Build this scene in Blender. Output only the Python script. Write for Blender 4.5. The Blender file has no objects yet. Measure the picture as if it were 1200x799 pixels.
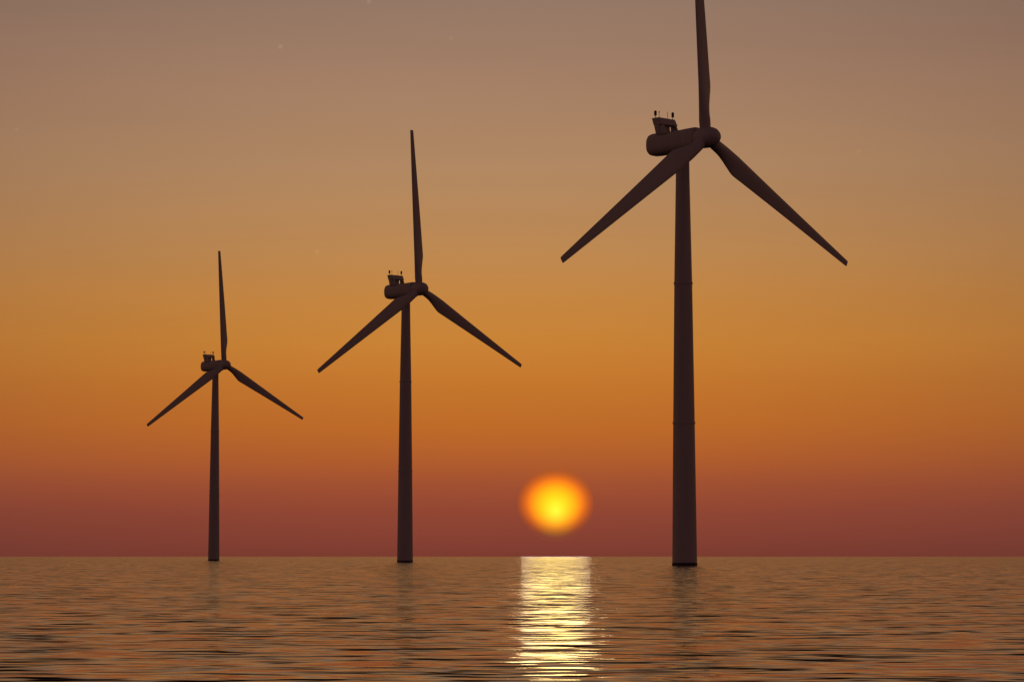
import bpy, bmesh, math
import numpy as np
from mathutils import Vector, Matrix

R = math.radians
scene = bpy.context.scene
col = scene.collection

# ------------------------------------------------------------------ constants (metres)
EYE = 1.93
LENS = 92.79
PITCH = math.atan((651.76 - 399.5) / 3093.0)
YAW = R(-45.44)               # the rotor axis of every turbine (wind comes over our right shoulder)
HUB_Z = 90.0
OVERHANG = 6.67
ROTOR = 52.75
AZIMUTH0 = R(4.03)            # blade angle, counter-clockwise seen from the front
SPOTS = [(36.31, 556.9), (-35.29, 873.35), (-137.45, 1220.46)]
SUN_AZ, SUN_EL = 0.0165, 0.0200
HAZE_TOP = 0.21


def s2l(c):
    return tuple(((v / 255) / 12.92 if v / 255 <= 0.04045 else ((v / 255 + 0.055) / 1.055) ** 2.4) for v in c) + (1.0,)


# ------------------------------------------------------------------ tagging
def tag(o, label=None, cat=None, group=None, kind=None):
    if label: o['label'] = label
    if cat: o['category'] = cat
    if group: o['group'] = group
    if kind: o['kind'] = kind
    return o


def link(name, bm, mat, parent=None, smooth=35):
    me = bpy.data.meshes.new(name)
    bmesh.ops.recalc_face_normals(bm, faces=bm.faces)
    bm.to_mesh(me)
    bm.free()
    me.materials.append(mat)
    if smooth:
        for p in me.polygons: p.use_smooth = True
        try:
            me.set_sharp_from_angle(angle=R(smooth))
        except Exception:
            pass
    o = bpy.data.objects.new(name, me)
    col.objects.link(o)
    if parent: o.parent = parent
    return o


# ------------------------------------------------------------------ materials
def new_mat(name):
    m = bpy.data.materials.new(name)
    m.use_nodes = True
    return m, m.node_tree.nodes, m.node_tree.links, m.node_tree.nodes['Principled BSDF']


def painted(name, base, rough, streak=0.12):
    """weathered paint: vertical grime streaks and fine mottling"""
    m, n, l, b = new_mat(name)
    tc = n.new('ShaderNodeTexCoord')
    mp = n.new('ShaderNodeMapping'); mp.inputs['Scale'].default_value = (1.6, 1.6, 0.05)
    no = n.new('ShaderNodeTexNoise'); no.inputs['Scale'].default_value = 1.0; no.inputs['Detail'].default_value = 6
    l.new(tc.outputs['Object'], mp.inputs['Vector']); l.new(mp.outputs['Vector'], no.inputs['Vector'])
    rp = n.new('ShaderNodeValToRGB')
    rp.color_ramp.elements[0].position = 0.3; rp.color_ramp.elements[1].position = 0.7
    rp.color_ramp.elements[0].color = tuple(v * (1 - streak) for v in base) + (1,)
    rp.color_ramp.elements[1].color = tuple(base) + (1,)
    l.new(no.outputs['Fac'], rp.inputs['Fac']); l.new(rp.outputs['Color'], b.inputs['Base Color'])
    n2 = n.new('ShaderNodeTexNoise'); n2.inputs['Scale'].default_value = 3.0; n2.inputs['Detail'].default_value = 4
    l.new(tc.outputs['Object'], n2.inputs['Vector'])
    mr = n.new('ShaderNodeMapRange'); mr.inputs['To Min'].default_value = rough - 0.06; mr.inputs['To Max'].default_value = rough + 0.08
    l.new(n2.outputs['Fac'], mr.inputs['Value']); l.new(mr.outputs['Result'], b.inputs['Roughness'])
    return m


M_TOWER = painted('tower_paint', (0.50, 0.49, 0.49), 0.55)
M_BLADE = painted('blade_gelcoat', (0.50, 0.49, 0.49), 0.5, 0.08)
M_NAC = painted('nacelle_paint', (0.50, 0.49, 0.49), 0.55)
M_BASE = painted('bitumen_coating', (0.06, 0.055, 0.055), 0.7)
M_DARK = painted('dark_metal', (0.05, 0.05, 0.05), 0.5)

# ------------------------------------------------------------------ turbine parts
def rings_mesh(rings, cap0=True, cap1=True):
    bm = bmesh.new()
    vr = [[bm.verts.new(p) for p in r] for r in rings]
    n = len(vr[0])
    for a, b in zip(vr, vr[1:]):
        for i in range(n):
            bm.faces.new((a[i], a[(i + 1) % n], b[(i + 1) % n], b[i]))
    if cap0: bm.faces.new(vr[0][::-1])
    if cap1: bm.faces.new(vr[-1])
    return bm


def lathe(profile, seg=48, at=(0, 0, 0)):
    """profile: (radius, z) from bottom to top"""
    return rings_mesh([[(at[0] + r * math.cos(2 * math.pi * k / seg), at[1] + r * math.sin(2 * math.pi * k / seg), at[2] + z)
                        for k in range(seg)] for r, z in profile])


def hexa(bm, bot, top):
    """solid from four bottom and four top corners (same winding)"""
    v = [bm.verts.new(p) for p in bot] + [bm.verts.new(p) for p in top]
    for f in ((3, 2, 1, 0), (4, 5, 6, 7), (0, 1, 5, 4), (1, 2, 6, 5), (2, 3, 7, 6), (3, 0, 4, 7)):
        bm.faces.new([v[i] for i in f])


def rect(x0, x1, y0, y1, z):
    return [(x0, y0, z), (x1, y0, z), (x1, y1, z), (x0, y1, z)]


def bevelled(bm, w, seg=2):
    bmesh.ops.bevel(bm, geom=list(bm.edges), offset=w, segments=seg, affect='EDGES', profile=0.5)
    return bm


def interp(x, xs, ys):
    return float(np.interp(x, xs, ys))


def blade_bm(theta):
    d = Vector((0, -math.sin(theta), math.cos(theta)))        # span
    e = Vector((0, -math.cos(theta), -math.sin(theta)))       # towards the leading edge
    a = Vector((1, 0, 0))                                     # upwind
    hub = Vector((OVERHANG, 0, HUB_Z))
    S = [0.03, 0.05, 0.07, 0.09, 0.11, 0.13, 0.15, 0.17, 0.19, 0.205, 0.22, 0.24, 0.27, 0.31, 0.36, 0.42, 0.5, 0.58, 0.66,
         0.74, 0.82, 0.9, 0.95, 0.985, 0.997, 1.0]
    rings = []
    N = 32
    for s in S:
        le = interp(s, [0, 0.06, 0.12, 0.2, 0.985, 0.997, 1], [1.25, 1.38, 1.62, 1.74, 0.68, 0.64, 0.50])
        te = -interp(s, [0, 0.06, 0.10, 0.13, 0.16, 0.19, 0.205, 0.225, 0.27, 0.985, 0.997, 1],
                     [1.15, 1.02, 1.15, 1.55, 2.05, 2.5, 2.64, 2.64, 2.5, 0.74, 0.68, 0.52])
        c = le - te
        tr = interp(s, [0, 0.07, 0.21, 0.45, 1.0], [1.0, 0.98, 0.40, 0.26, 0.17])
        if s > 0.99: tr *= 0.6
        blend = interp(s, [0.07, 0.21], [0, 1])
        tw = R(interp(s, [0, 0.2, 0.5, 1.0], [9, 7, 3, 0]))
        ring = []
        for k in range(N):
            t = 2 * math.pi * k / N
            xc = 0.5 * (1 + math.cos(t))                      # 1 at the leading edge, 0 at the trailing edge
            u = 1 - xc
            circ = 0.5 * math.sin(t)
            foil = 5 * 0.5 * (0.2969 * math.sqrt(max(u, 0)) - 0.126 * u - 0.3516 * u * u + 0.2843 * u ** 3 - 0.1015 * u ** 4) * 2
            foil = math.copysign(foil, math.sin(t)) * (1.0 if math.sin(t) > 0 else 0.75)
            th = (circ * (1 - blend) + 0.5 * foil * blend) * c * tr
            ch = te + c * xc
            ring.append(hub + d * (s * ROTOR) + e * (ch * math.cos(tw) - th * math.sin(tw)) + a * (ch * math.sin(tw) + th * math.cos(tw)))
        rings.append(ring)
    return rings_mesh(rings)


def superellipse(x, hw, hh, zc, p=3.2, n=40):
    r = []
    for k in range(n):
        t = 2 * math.pi * k / n
        c, s = math.cos(t), math.sin(t)
        r.append((x, math.copysign(abs(c) ** (2 / p), c) * hw, zc + math.copysign(abs(s) ** (2 / p), s) * hh))
    return r


def make_turbine():
    root = bpy.data.objects.new('wind_turbine', None)
    col.objects.link(root)
    # tower: tapered steel tube in three cans
    prof = [(2.60, -1.5), (2.60, 1.2), (2.28, 30.0), (1.90, 59.6), (1.47, 82.0), (1.42, HUB_Z - 2.2)]
    tower = link('tower', lathe(prof, 64), M_TOWER, root)
    for z, r in ((30.0, 2.28), (59.6, 1.90)):
        link('flange', lathe([(r - 0.05, z - 0.26), (r + 0.11, z - 0.24), (r + 0.11, z + 0.24), (r - 0.05, z + 0.26)], 64), M_TOWER, tower)
    link('base_band', lathe([(2.615, -1.6), (2.68, -1.55), (2.66, 0.60), (2.615, 0.65)], 64), M_BASE, tower)
    # yaw collar
    link('yaw_collar', lathe([(1.46, HUB_Z - 3.0), (1.72, HUB_Z - 2.8), (1.72, HUB_Z - 2.15)], 48), M_NAC, root)
    # nacelle
    st = [(-9.25, 0.55, 0.55), (-9.18, 1.2, 1.25), (-8.95, 1.72, 1.85), (-8.5, 2.04, 2.24), (-7.9, 2.15, 2.4), (-6.5, 2.2, 2.46),
          (-4, 2.2, 2.38), (0, 2.2, 2.36), (2.4, 2.15, 2.45), (3.9, 2.02, 2.5), (4.25, 1.95, 2.46), (4.42, 1.75, 2.2)]
    nacelle = link('nacelle', rings_mesh([superellipse(x, hw, hh, HUB_Z, 2.9) for x, hw, hh in st]), M_NAC, root, 40)
    T = HUB_Z + 2.30
    bm = bmesh.new()                                          # finned radiator block under the hoist deck
    hexa(bm, rect(-5.66, -4.4, -2.16, 1.1, T - 0.5), rect(-6.10, -4.62, -2.37, 1.1, T + 1.75))
    link('cooler', bevelled(bm, 0.05), M_NAC, nacelle, 30)
    for y in (-2.12, 1.88):                                   # side cheeks carrying the deck, raked back
        bm = bmesh.new()
        hexa(bm, rect(-5.0, -2.6, y, y + 0.24, T - 0.5), rect(-5.1, -3.55, y, y + 0.24, T + 1.65))
        link('support_cheek', bevelled(bm, 0.04), M_NAC, nacelle, 30)
    # hoist deck: a flared tray with solid wind walls
    bm = bmesh.new()
    z0, z1 = T + 1.6, T + 3.1
    hexa(bm, rect(-6.05, -3.55, -2.3, 2.3, z0), rect(-6.42, -4.42, -2.55, 2.55, z1 - 0.9))
    lo = rect(-6.17, -3.86, -2.42, 2.42, z0 + 0.55); hi = rect(-6.42, -4.42, -2.55, 2.55, z1)
    bmesh.ops.delete(bm, geom=list(bm.verts), context='VERTS')
    b0 = rect(-6.12, -3.5, -2.40, 2.40, z0)
    t0 = rect(-6.45, -4.42, -2.56, 2.56, z1)
    ti = rect(-6.33, -4.54, -2.44, 2.44, z1)
    bi = rect(-6.08, -3.95, -2.28, 2.28, z0 + 0.3)
    vb, vt, vti, vbi = [[bm.verts.new(p) for p in q] for q in (b0, t0, ti, bi)]
    bm.faces.new(vb[::-1]); bm.faces.new(vbi)
    for A, B in ((vb, vt), (vt, vti), (vti, vbi)):
        for i in range(4):
            bm.faces.new((A[i], A[(i + 1) % 4], B[(i + 1) % 4], B[i]))
    link('hoist_deck', bm, M_NAC, nacelle, 25)
    # obstruction lamps on short posts, wind sensors on thin masts
    for x, y in ((-5.74, -2.2), (-4.72, 2.2)):
        link('aviation_lamp', lathe([(0.07, T + 2.2), (0.07, T + 3.62), (0.28, T + 3.64), (0.30, T + 3.72), (0.27, T + 3.8), (0.30, T + 4.4),
                                     (0.26, T + 4.62), (0.12, T + 4.72)], 16, (x, y, 0)), M_DARK, nacelle, 40)
    bm = lathe([(0.05, T + 2.2), (0.045, T + 4.25), (0.11, T + 4.27), (0.11, T + 4.55), (0.03, T + 4.6)], 10, (-5.2, -1.6, 0))
    link('wind_sensor', bm, M_DARK, nacelle, 40)
    bm = lathe([(0.05, T + 2.2), (0.045, T + 4.6), (0.02, T + 4.75)], 10, (-5.0, 0.9, 0))
    link('antenna', bm, M_DARK, nacelle, 40)
    # spinner
    rings = []
    for x, r in ((4.5, 1.7), (4.6, 2.0), (5.2, 2.12), (6.2, 2.2), (7.4, 2.2), (8.4, 2.06), (9.2, 1.72), (9.75, 1.25), (10.05, 0.75), (10.15, 0.3)):
        rings.append([(x, r * math.cos(2 * math.pi * k / 40), HUB_Z + r * math.sin(2 * math.pi * k / 40)) for k in range(40)])
    link('hub', rings_mesh(rings), M_NAC, root, 50)
    for k in range(3):
        link('blade', blade_bm(AZIMUTH0 + k * 2 * math.pi / 3), M_BLADE, root, 50)
    return root


def copy_tree(o, parent=None):
    c = o.copy()
    col.objects.link(c)
    c.parent = parent
    for ch in list(o.children):
        copy_tree(ch, c)
    return c


LABELS = ['largest dark wind turbine, right of the sun, its top blade cut off by the frame',
          'middle-sized dark wind turbine standing in the sea between the smallest turbine and the sun',
          'smallest and farthest dark wind turbine standing in the sea, leftmost of the three']
proto = make_turbine()
for i, (x, y) in enumerate(SPOTS):
    t = proto if i == 0 else copy_tree(proto)
    t.location = (x, y, 0)
    t.rotation_euler = (0, 0, YAW)
    tag(t, LABELS[i], 'wind turbine', 'offshore wind turbines standing in a row')

# ------------------------------------------------------------------ the sea: one sheet to the horizon with real waves
WAVE = dict(rip=0.29, steep=1.2, thresh=0.17, side=1.25, bias=0.058,
            octaves=[(0.14, 0.9, 0.22, 29.0, 5), (0.4, 0.5, 0.6, 41.0, -3),
                     (0.9, 0.40, 1.2, 53.0, 4), (1.9, 0.30, 1.35, 67.0, -6), (4.0, 0.3, 1.0, 83.0, 2)])


def build_sea():
    rng = np.random.default_rng(11)
    r1 = [12.0]
    while r1[-1] < 1500: r1.append(r1[-1] * 1.0016 if r1[-1] > 30 else r1[-1] + 0.25)
    while r1[-1] < 90000: r1.append(r1[-1] * 1.012)
    rad = np.array([0.3, 1, 2, 4, 7, 10] + r1)
    fine = np.arange(-15, 15.001, 0.085)
    side = np.concatenate([np.arange(-180, -60, 6), np.arange(-60, -15, 1.0)])
    ang = np.radians(np.concatenate([side, fine, -side[::-1][:-1]]))
    nr, na = len(rad), len(ang)
    Rm, Am = np.meshgrid(rad, ang, indexing='ij')
    X = Rm * np.sin(Am); Y = Rm * np.cos(Am)
    sp = np.gradient(rad)[:, None] * np.ones_like(Am)
    da = np.gradient(ang)[None, :] * Rm
    sp = np.maximum(sp, da * 0.5)
    Z = np.zeros_like(X)
    bands = [(1.5, .003), (2.5, .003), (4.2, .003), (7.0, .003), (12., .003), (24., .003), (45., .003)]
    for lam0, slope in bands:
        n = 9
        for _ in range(n):
            lam = lam0 * rng.uniform(0.8, 1.25)
            th = rng.normal(0, R(22))                          # crests mostly across the line of sight
            k = 2 * math.pi / lam
            amp = slope * math.sqrt(2.0 / n) / k
            ph = rng.uniform(0, 2 * math.pi)
            w = np.clip((lam / sp - 2.6) / 2.2, 0, 1)
            rows = np.where(w.max(axis=1) > 0)[0]
            if len(rows) == 0: continue
            a, b = rows[0], rows[-1] + 1
            p = k * (math.sin(th) * X[a:b] + math.cos(th) * Y[a:b]) + ph
            Z[a:b] += w[a:b] * amp * np.sin(p)
    verts = np.stack([X, Y, Z], -1).reshape(-1, 3).astype(np.float32)
    i = np.arange(nr - 1)[:, None]; j = np.arange(na)[None, :]
    jn = (j + 1) % na
    quads = np.stack([i * na + j, i * na + jn, (i + 1) * na + jn, (i + 1) * na + j], -1)
    # the seam column repeats the first angle (-180): close the ring
    quads = quads.reshape(-1, 4)
    me = bpy.data.meshes.new('sea')
    me.vertices.add(len(verts)); me.vertices.foreach_set('co', verts.ravel())
    nf = len(quads)
    me.loops.add(nf * 4); me.loops.foreach_set('vertex_index', quads.ravel().astype(np.int32))
    me.polygons.add(nf)
    me.polygons.foreach_set('loop_start', np.arange(0, nf * 4, 4, dtype=np.int32))
    me.polygons.foreach_set('use_smooth', np.ones(nf, dtype=bool))
    me.update(calc_edges=True)
    me.validate()
    m, n, l, b = new_mat('sea_water')
    b.inputs['Base Color'].default_value = (0.012, 0.011, 0.012, 1)
    b.inputs['Roughness'].default_value = 0.12
    b.inputs['IOR'].default_value = 1.45
    tc = n.new('ShaderNodeTexCoord')

    def noise(scale, ax, detail, rough, off, rot=0.0):
        mp = n.new('ShaderNodeMapping')
        mp.inputs['Scale'].default_value = (ax, 1, 1)
        mp.inputs['Location'].default_value = (off, off * 0.7, 0)
        mp.inputs['Rotation'].default_value = (0, 0, R(rot))
        no = n.new('ShaderNodeTexNoise')
        no.noise_dimensions = '2D'
        no.inputs['Scale'].default_value = scale
        no.inputs['Detail'].default_value = detail
        no.inputs['Roughness'].default_value = rough
        l.new(tc.outputs['Object'], mp.inputs['Vector']); l.new(mp.outputs['Vector'], no.inputs['Vector'])
        return no.outputs['Fac']

    def op(kind, a, b_=0.0, c=0.0):
        q = n.new('ShaderNodeMath'); q.operation = kind
        for k, v in enumerate((a, b_, c)):
            if isinstance(v, (int, float)): q.inputs[k].default_value = v
            else: l.new(v, q.inputs[k])
        return q.outputs[0]
    # slope of the water surface: long wind streaks, choppy ripples, and the occasional steep wavelet
    rip = None
    for sc, ax, amp, off, rot in WAVE['octaves']:
        t = op('MULTIPLY', op('SUBTRACT', noise(sc, ax, 1.0, 0.5, off, rot), 0.5), amp)
        rip = t if rip is None else op('ADD', rip, t)
    steep = op('MAXIMUM', op('SUBTRACT', rip, WAVE['thresh']), 0.0)
    sy = op('ADD', op('ADD', op('MULTIPLY', rip, WAVE['rip']), WAVE['bias']), op('MULTIPLY', steep, WAVE['steep']))
    sxx = op('MULTIPLY', op('SUBTRACT', noise(1.1, 0.6, 4, 0.55, 37.0, 20), 0.5), WAVE['side'])
    cb = n.new('ShaderNodeCombineXYZ')
    l.new(sxx, cb.inputs['X']); l.new(op('MULTIPLY', sy, -1.0), cb.inputs['Y'])
    geo = n.new('ShaderNodeNewGeometry')
    av = n.new('ShaderNodeVectorMath'); av.operation = 'ADD'
    l.new(geo.outputs['Normal'], av.inputs[0]); l.new(cb.outputs[0], av.inputs[1])
    nv = n.new('ShaderNodeVectorMath'); nv.operation = 'NORMALIZE'
    l.new(av.outputs[0], nv.inputs[0]); l.new(nv.outputs[0], b.inputs['Normal'])
    me.materials.append(m)
    o = bpy.data.objects.new('sea', me)
    col.objects.link(o)
    tag(o, 'rippled golden brown sea reaching to the horizon', 'sea', kind='structure')
    return o


build_sea()

# ------------------------------------------------------------------ the sun: a soft glowing ball far beyond the turbines
def build_sun():
    D = 20000.0
    rad = D * 44.5 / 3093
    bm = bmesh.new()
    bmesh.ops.create_uvsphere(bm, u_segments=64, v_segments=32, radius=1.0)
    m = bpy.data.materials.new('sun_glow'); m.use_nodes = True
    n, l = m.node_tree.nodes, m.node_tree.links
    n.clear()
    out = n.new('ShaderNodeOutputMaterial'); add = n.new('ShaderNodeAddShader')
    tr = n.new('ShaderNodeBsdfTransparent'); em = n.new('ShaderNodeEmission')
    tc = n.new('ShaderNodeTexCoord')

    def radial(dz, sx, sz):
        mp = n.new('ShaderNodeMapping'); mp.inputs['Location'].default_value = (0, 0, dz); mp.inputs['Scale'].default_value = (sx, 0, sz)
        ln = n.new('ShaderNodeVectorMath'); ln.operation = 'LENGTH'
        l.new(tc.outputs['Object'], mp.inputs['Vector']); l.new(mp.outputs['Vector'], ln.inputs[0])
        return ln.outputs['Value']

    def ramp(v, stops):
        r = n.new('ShaderNodeValToRGB'); e = r.color_ramp.elements
        r.color_ramp.interpolation = 'B_SPLINE'
        while len(e) < len(stops): e.new(0.5)
        for x, (p, c) in zip(e, stops):
            x.position = p; x.color = tuple(c) + (1,)
        l.new(v, r.inputs['Fac'])
        return r.outputs['Color']
    disc = ramp(radial(0, 0.93, 1.10), [(0, (.7, .30, .0)), (.3, (.63, .25, .0)), (.52, (.50, .145, .0)), (.68, (.27, .052, .0)), (.82, (.10, .014, 0)), (.92, (.02, .002, 0)), (1.0, (0, 0, 0))])
    core = ramp(radial(0.17, 0.85, 0.8), [(0, (.15, .22, .03)), (.12, (.10, .16, .015)), (.3, (.02, .055, .002)), (.5, (0, .01, 0)), (.6, (0, 0, 0))])
    tint = ramp(radial(0, 0.93, 1.10), [(0, (1, 1, .5)), (.6, (1, 1, .55)), (.85, (1, 1, .8)), (1.0, (1, 1, 1))])
    l.new(tint, tr.inputs['Color'])
    ad = n.new('ShaderNodeVectorMath'); ad.operation = 'ADD'
    l.new(disc, ad.inputs[0]); l.new(core, ad.inputs[1])
    l.new(ad.outputs['Vector'], em.inputs['Color'])
    l.new(tr.outputs[0], add.inputs[0]); l.new(em.outputs[0], add.inputs[1]); l.new(add.outputs[0], out.inputs['Surface'])
    o = link('sun', bm, m, None, 180)
    o.scale = (rad, rad, rad)
    o.location = (D * SUN_AZ, D, EYE + D * SUN_EL)
    tag(o, 'glowing orange and yellow setting sun low above the sea horizon', 'sun')


build_sun()

# ------------------------------------------------------------------ dusk sky
w = bpy.data.worlds.new('World'); scene.world = w; w.use_nodes = True
n, l = w.node_tree.nodes, w.node_tree.links
bg = n['Background']
tc = n.new('ShaderNodeTexCoord'); sx = n.new('ShaderNodeSeparateXYZ')
l.new(tc.outputs['Generated'], sx.inputs[0])
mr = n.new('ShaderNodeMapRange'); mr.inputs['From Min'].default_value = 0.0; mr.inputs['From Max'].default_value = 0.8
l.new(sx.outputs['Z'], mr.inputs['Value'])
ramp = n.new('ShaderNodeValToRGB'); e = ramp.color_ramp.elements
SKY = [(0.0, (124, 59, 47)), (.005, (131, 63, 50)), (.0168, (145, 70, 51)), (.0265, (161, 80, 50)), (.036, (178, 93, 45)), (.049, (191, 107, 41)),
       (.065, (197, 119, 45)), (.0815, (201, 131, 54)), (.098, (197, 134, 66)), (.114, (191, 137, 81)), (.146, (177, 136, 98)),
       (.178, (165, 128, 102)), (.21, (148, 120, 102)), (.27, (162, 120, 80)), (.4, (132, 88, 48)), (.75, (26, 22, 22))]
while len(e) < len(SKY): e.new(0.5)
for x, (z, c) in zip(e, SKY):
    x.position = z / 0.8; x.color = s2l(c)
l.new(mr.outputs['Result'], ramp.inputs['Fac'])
# brighter towards the sun, dim on the far side of the sky
flat = n.new('ShaderNodeVectorMath'); flat.operation = 'MULTIPLY'; flat.inputs[1].default_value = (1, 1, 0)
nm = n.new('ShaderNodeVectorMath'); nm.operation = 'NORMALIZE'
dt = n.new('ShaderNodeVectorMath'); dt.operation = 'DOT_PRODUCT'; dt.inputs[1].default_value = (math.sin(-0.01), math.cos(-0.01), 0)
l.new(tc.outputs['Generated'], flat.inputs[0]); l.new(flat.outputs[0], nm.inputs[0]); l.new(nm.outputs[0], dt.inputs[0])
m2 = n.new('ShaderNodeMapRange'); m2.inputs['From Min'].default_value = -1; m2.inputs['From Max'].default_value = 1
l.new(dt.outputs['Value'], m2.inputs['Value'])
fr = n.new('ShaderNodeValToRGB'); fe = fr.color_ramp.elements
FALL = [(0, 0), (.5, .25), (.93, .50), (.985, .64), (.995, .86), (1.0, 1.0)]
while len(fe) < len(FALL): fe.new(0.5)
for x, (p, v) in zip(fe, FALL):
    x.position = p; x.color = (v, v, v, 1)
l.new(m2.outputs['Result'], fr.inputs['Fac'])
br = n.new('ShaderNodeValToRGB'); be = br.color_ramp.elements        # the anti-solar sky: dim mauve, darker overhead
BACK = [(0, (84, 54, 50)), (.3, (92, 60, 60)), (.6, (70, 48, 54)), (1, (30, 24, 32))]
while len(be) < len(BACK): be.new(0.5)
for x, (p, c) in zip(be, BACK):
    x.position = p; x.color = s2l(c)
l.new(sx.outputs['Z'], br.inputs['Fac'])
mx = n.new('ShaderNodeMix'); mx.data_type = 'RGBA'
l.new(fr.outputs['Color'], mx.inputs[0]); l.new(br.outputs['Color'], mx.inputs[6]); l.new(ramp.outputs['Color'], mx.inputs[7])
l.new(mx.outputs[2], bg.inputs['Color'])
# thin uneven haze layers, and a few faint early stars
nz = n.new('ShaderNodeTexNoise'); nz.inputs['Scale'].default_value = 1.0; nz.inputs['Detail'].default_value = 4
mpn = n.new('ShaderNodeMapping'); mpn.inputs['Scale'].default_value = (5, 5, 45)
l.new(tc.outputs['Generated'], mpn.inputs['Vector']); l.new(mpn.outputs[0], nz.inputs['Vector'])
mz = n.new('ShaderNodeMapRange'); mz.inputs['To Min'].default_value = 0.95; mz.inputs['To Max'].default_value = 1.05
l.new(nz.outputs['Fac'], mz.inputs['Value'])
tot = mz.outputs['Result']
for px, py, amp in ((325, 55, .22), (430, 2, .22), (370, 295, .12), (14, 152, .1), (528, 45, .1), (1010, 178, .08)):
    v = Vector(((px - 600) / 3093, 1, 0)); el = PITCH + math.atan((399.5 - py) / 3093); v.z = math.tan(el); v.normalize()
    ds = n.new('ShaderNodeVectorMath'); ds.operation = 'DISTANCE'; ds.inputs[1].default_value = v
    l.new(tc.outputs['Generated'], ds.inputs[0])
    ms = n.new('ShaderNodeMapRange'); ms.interpolation_type = 'SMOOTHSTEP'
    ms.inputs['From Min'].default_value = 0.0; ms.inputs['From Max'].default_value = 0.0013
    ms.inputs['To Min'].default_value = amp; ms.inputs['To Max'].default_value = 0.0
    l.new(ds.outputs['Value'], ms.inputs['Value'])
    sm = n.new('ShaderNodeMath'); sm.operation = 'ADD'
    l.new(tot, sm.inputs[0]); l.new(ms.outputs['Result'], sm.inputs[1]); tot = sm.outputs[0]
vs = n.new('ShaderNodeVectorMath'); vs.operation = 'SCALE'
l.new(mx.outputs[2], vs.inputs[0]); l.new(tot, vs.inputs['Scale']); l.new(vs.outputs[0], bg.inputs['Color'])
bg.inputs['Strength'].default_value = 1.0

# ------------------------------------------------------------------ sun lamp
sl = bpy.data.lights.new('sun_light', 'SUN')
sl.energy = 0.0043
sl.color = (1.0, 0.79, 0.75)
sl.angle = R(1.52)
so = bpy.data.objects.new('sun_light', sl)
col.objects.link(so)
so.rotation_euler = Vector((SUN_AZ, 1, SUN_EL)).to_track_quat('Z', 'Y').to_euler()

# ------------------------------------------------------------------ camera
cam = bpy.data.cameras.new('camera')
cam.lens = LENS
cam.sensor_width = 36
cam.clip_start = 0.1
cam.clip_end = 200000
co = bpy.data.objects.new('camera', cam)
col.objects.link(co)
co.location = (0, 0, EYE)
co.rotation_euler = (math.pi / 2 + PITCH, 0, 0)
scene.camera = co

scene.view_settings.view_transform = 'Standard'
scene.view_settings.look = 'None'
scene.view_settings.exposure = 0
scene.view_settings.gamma = 1
scene.view_settings.use_curve_mapping = False
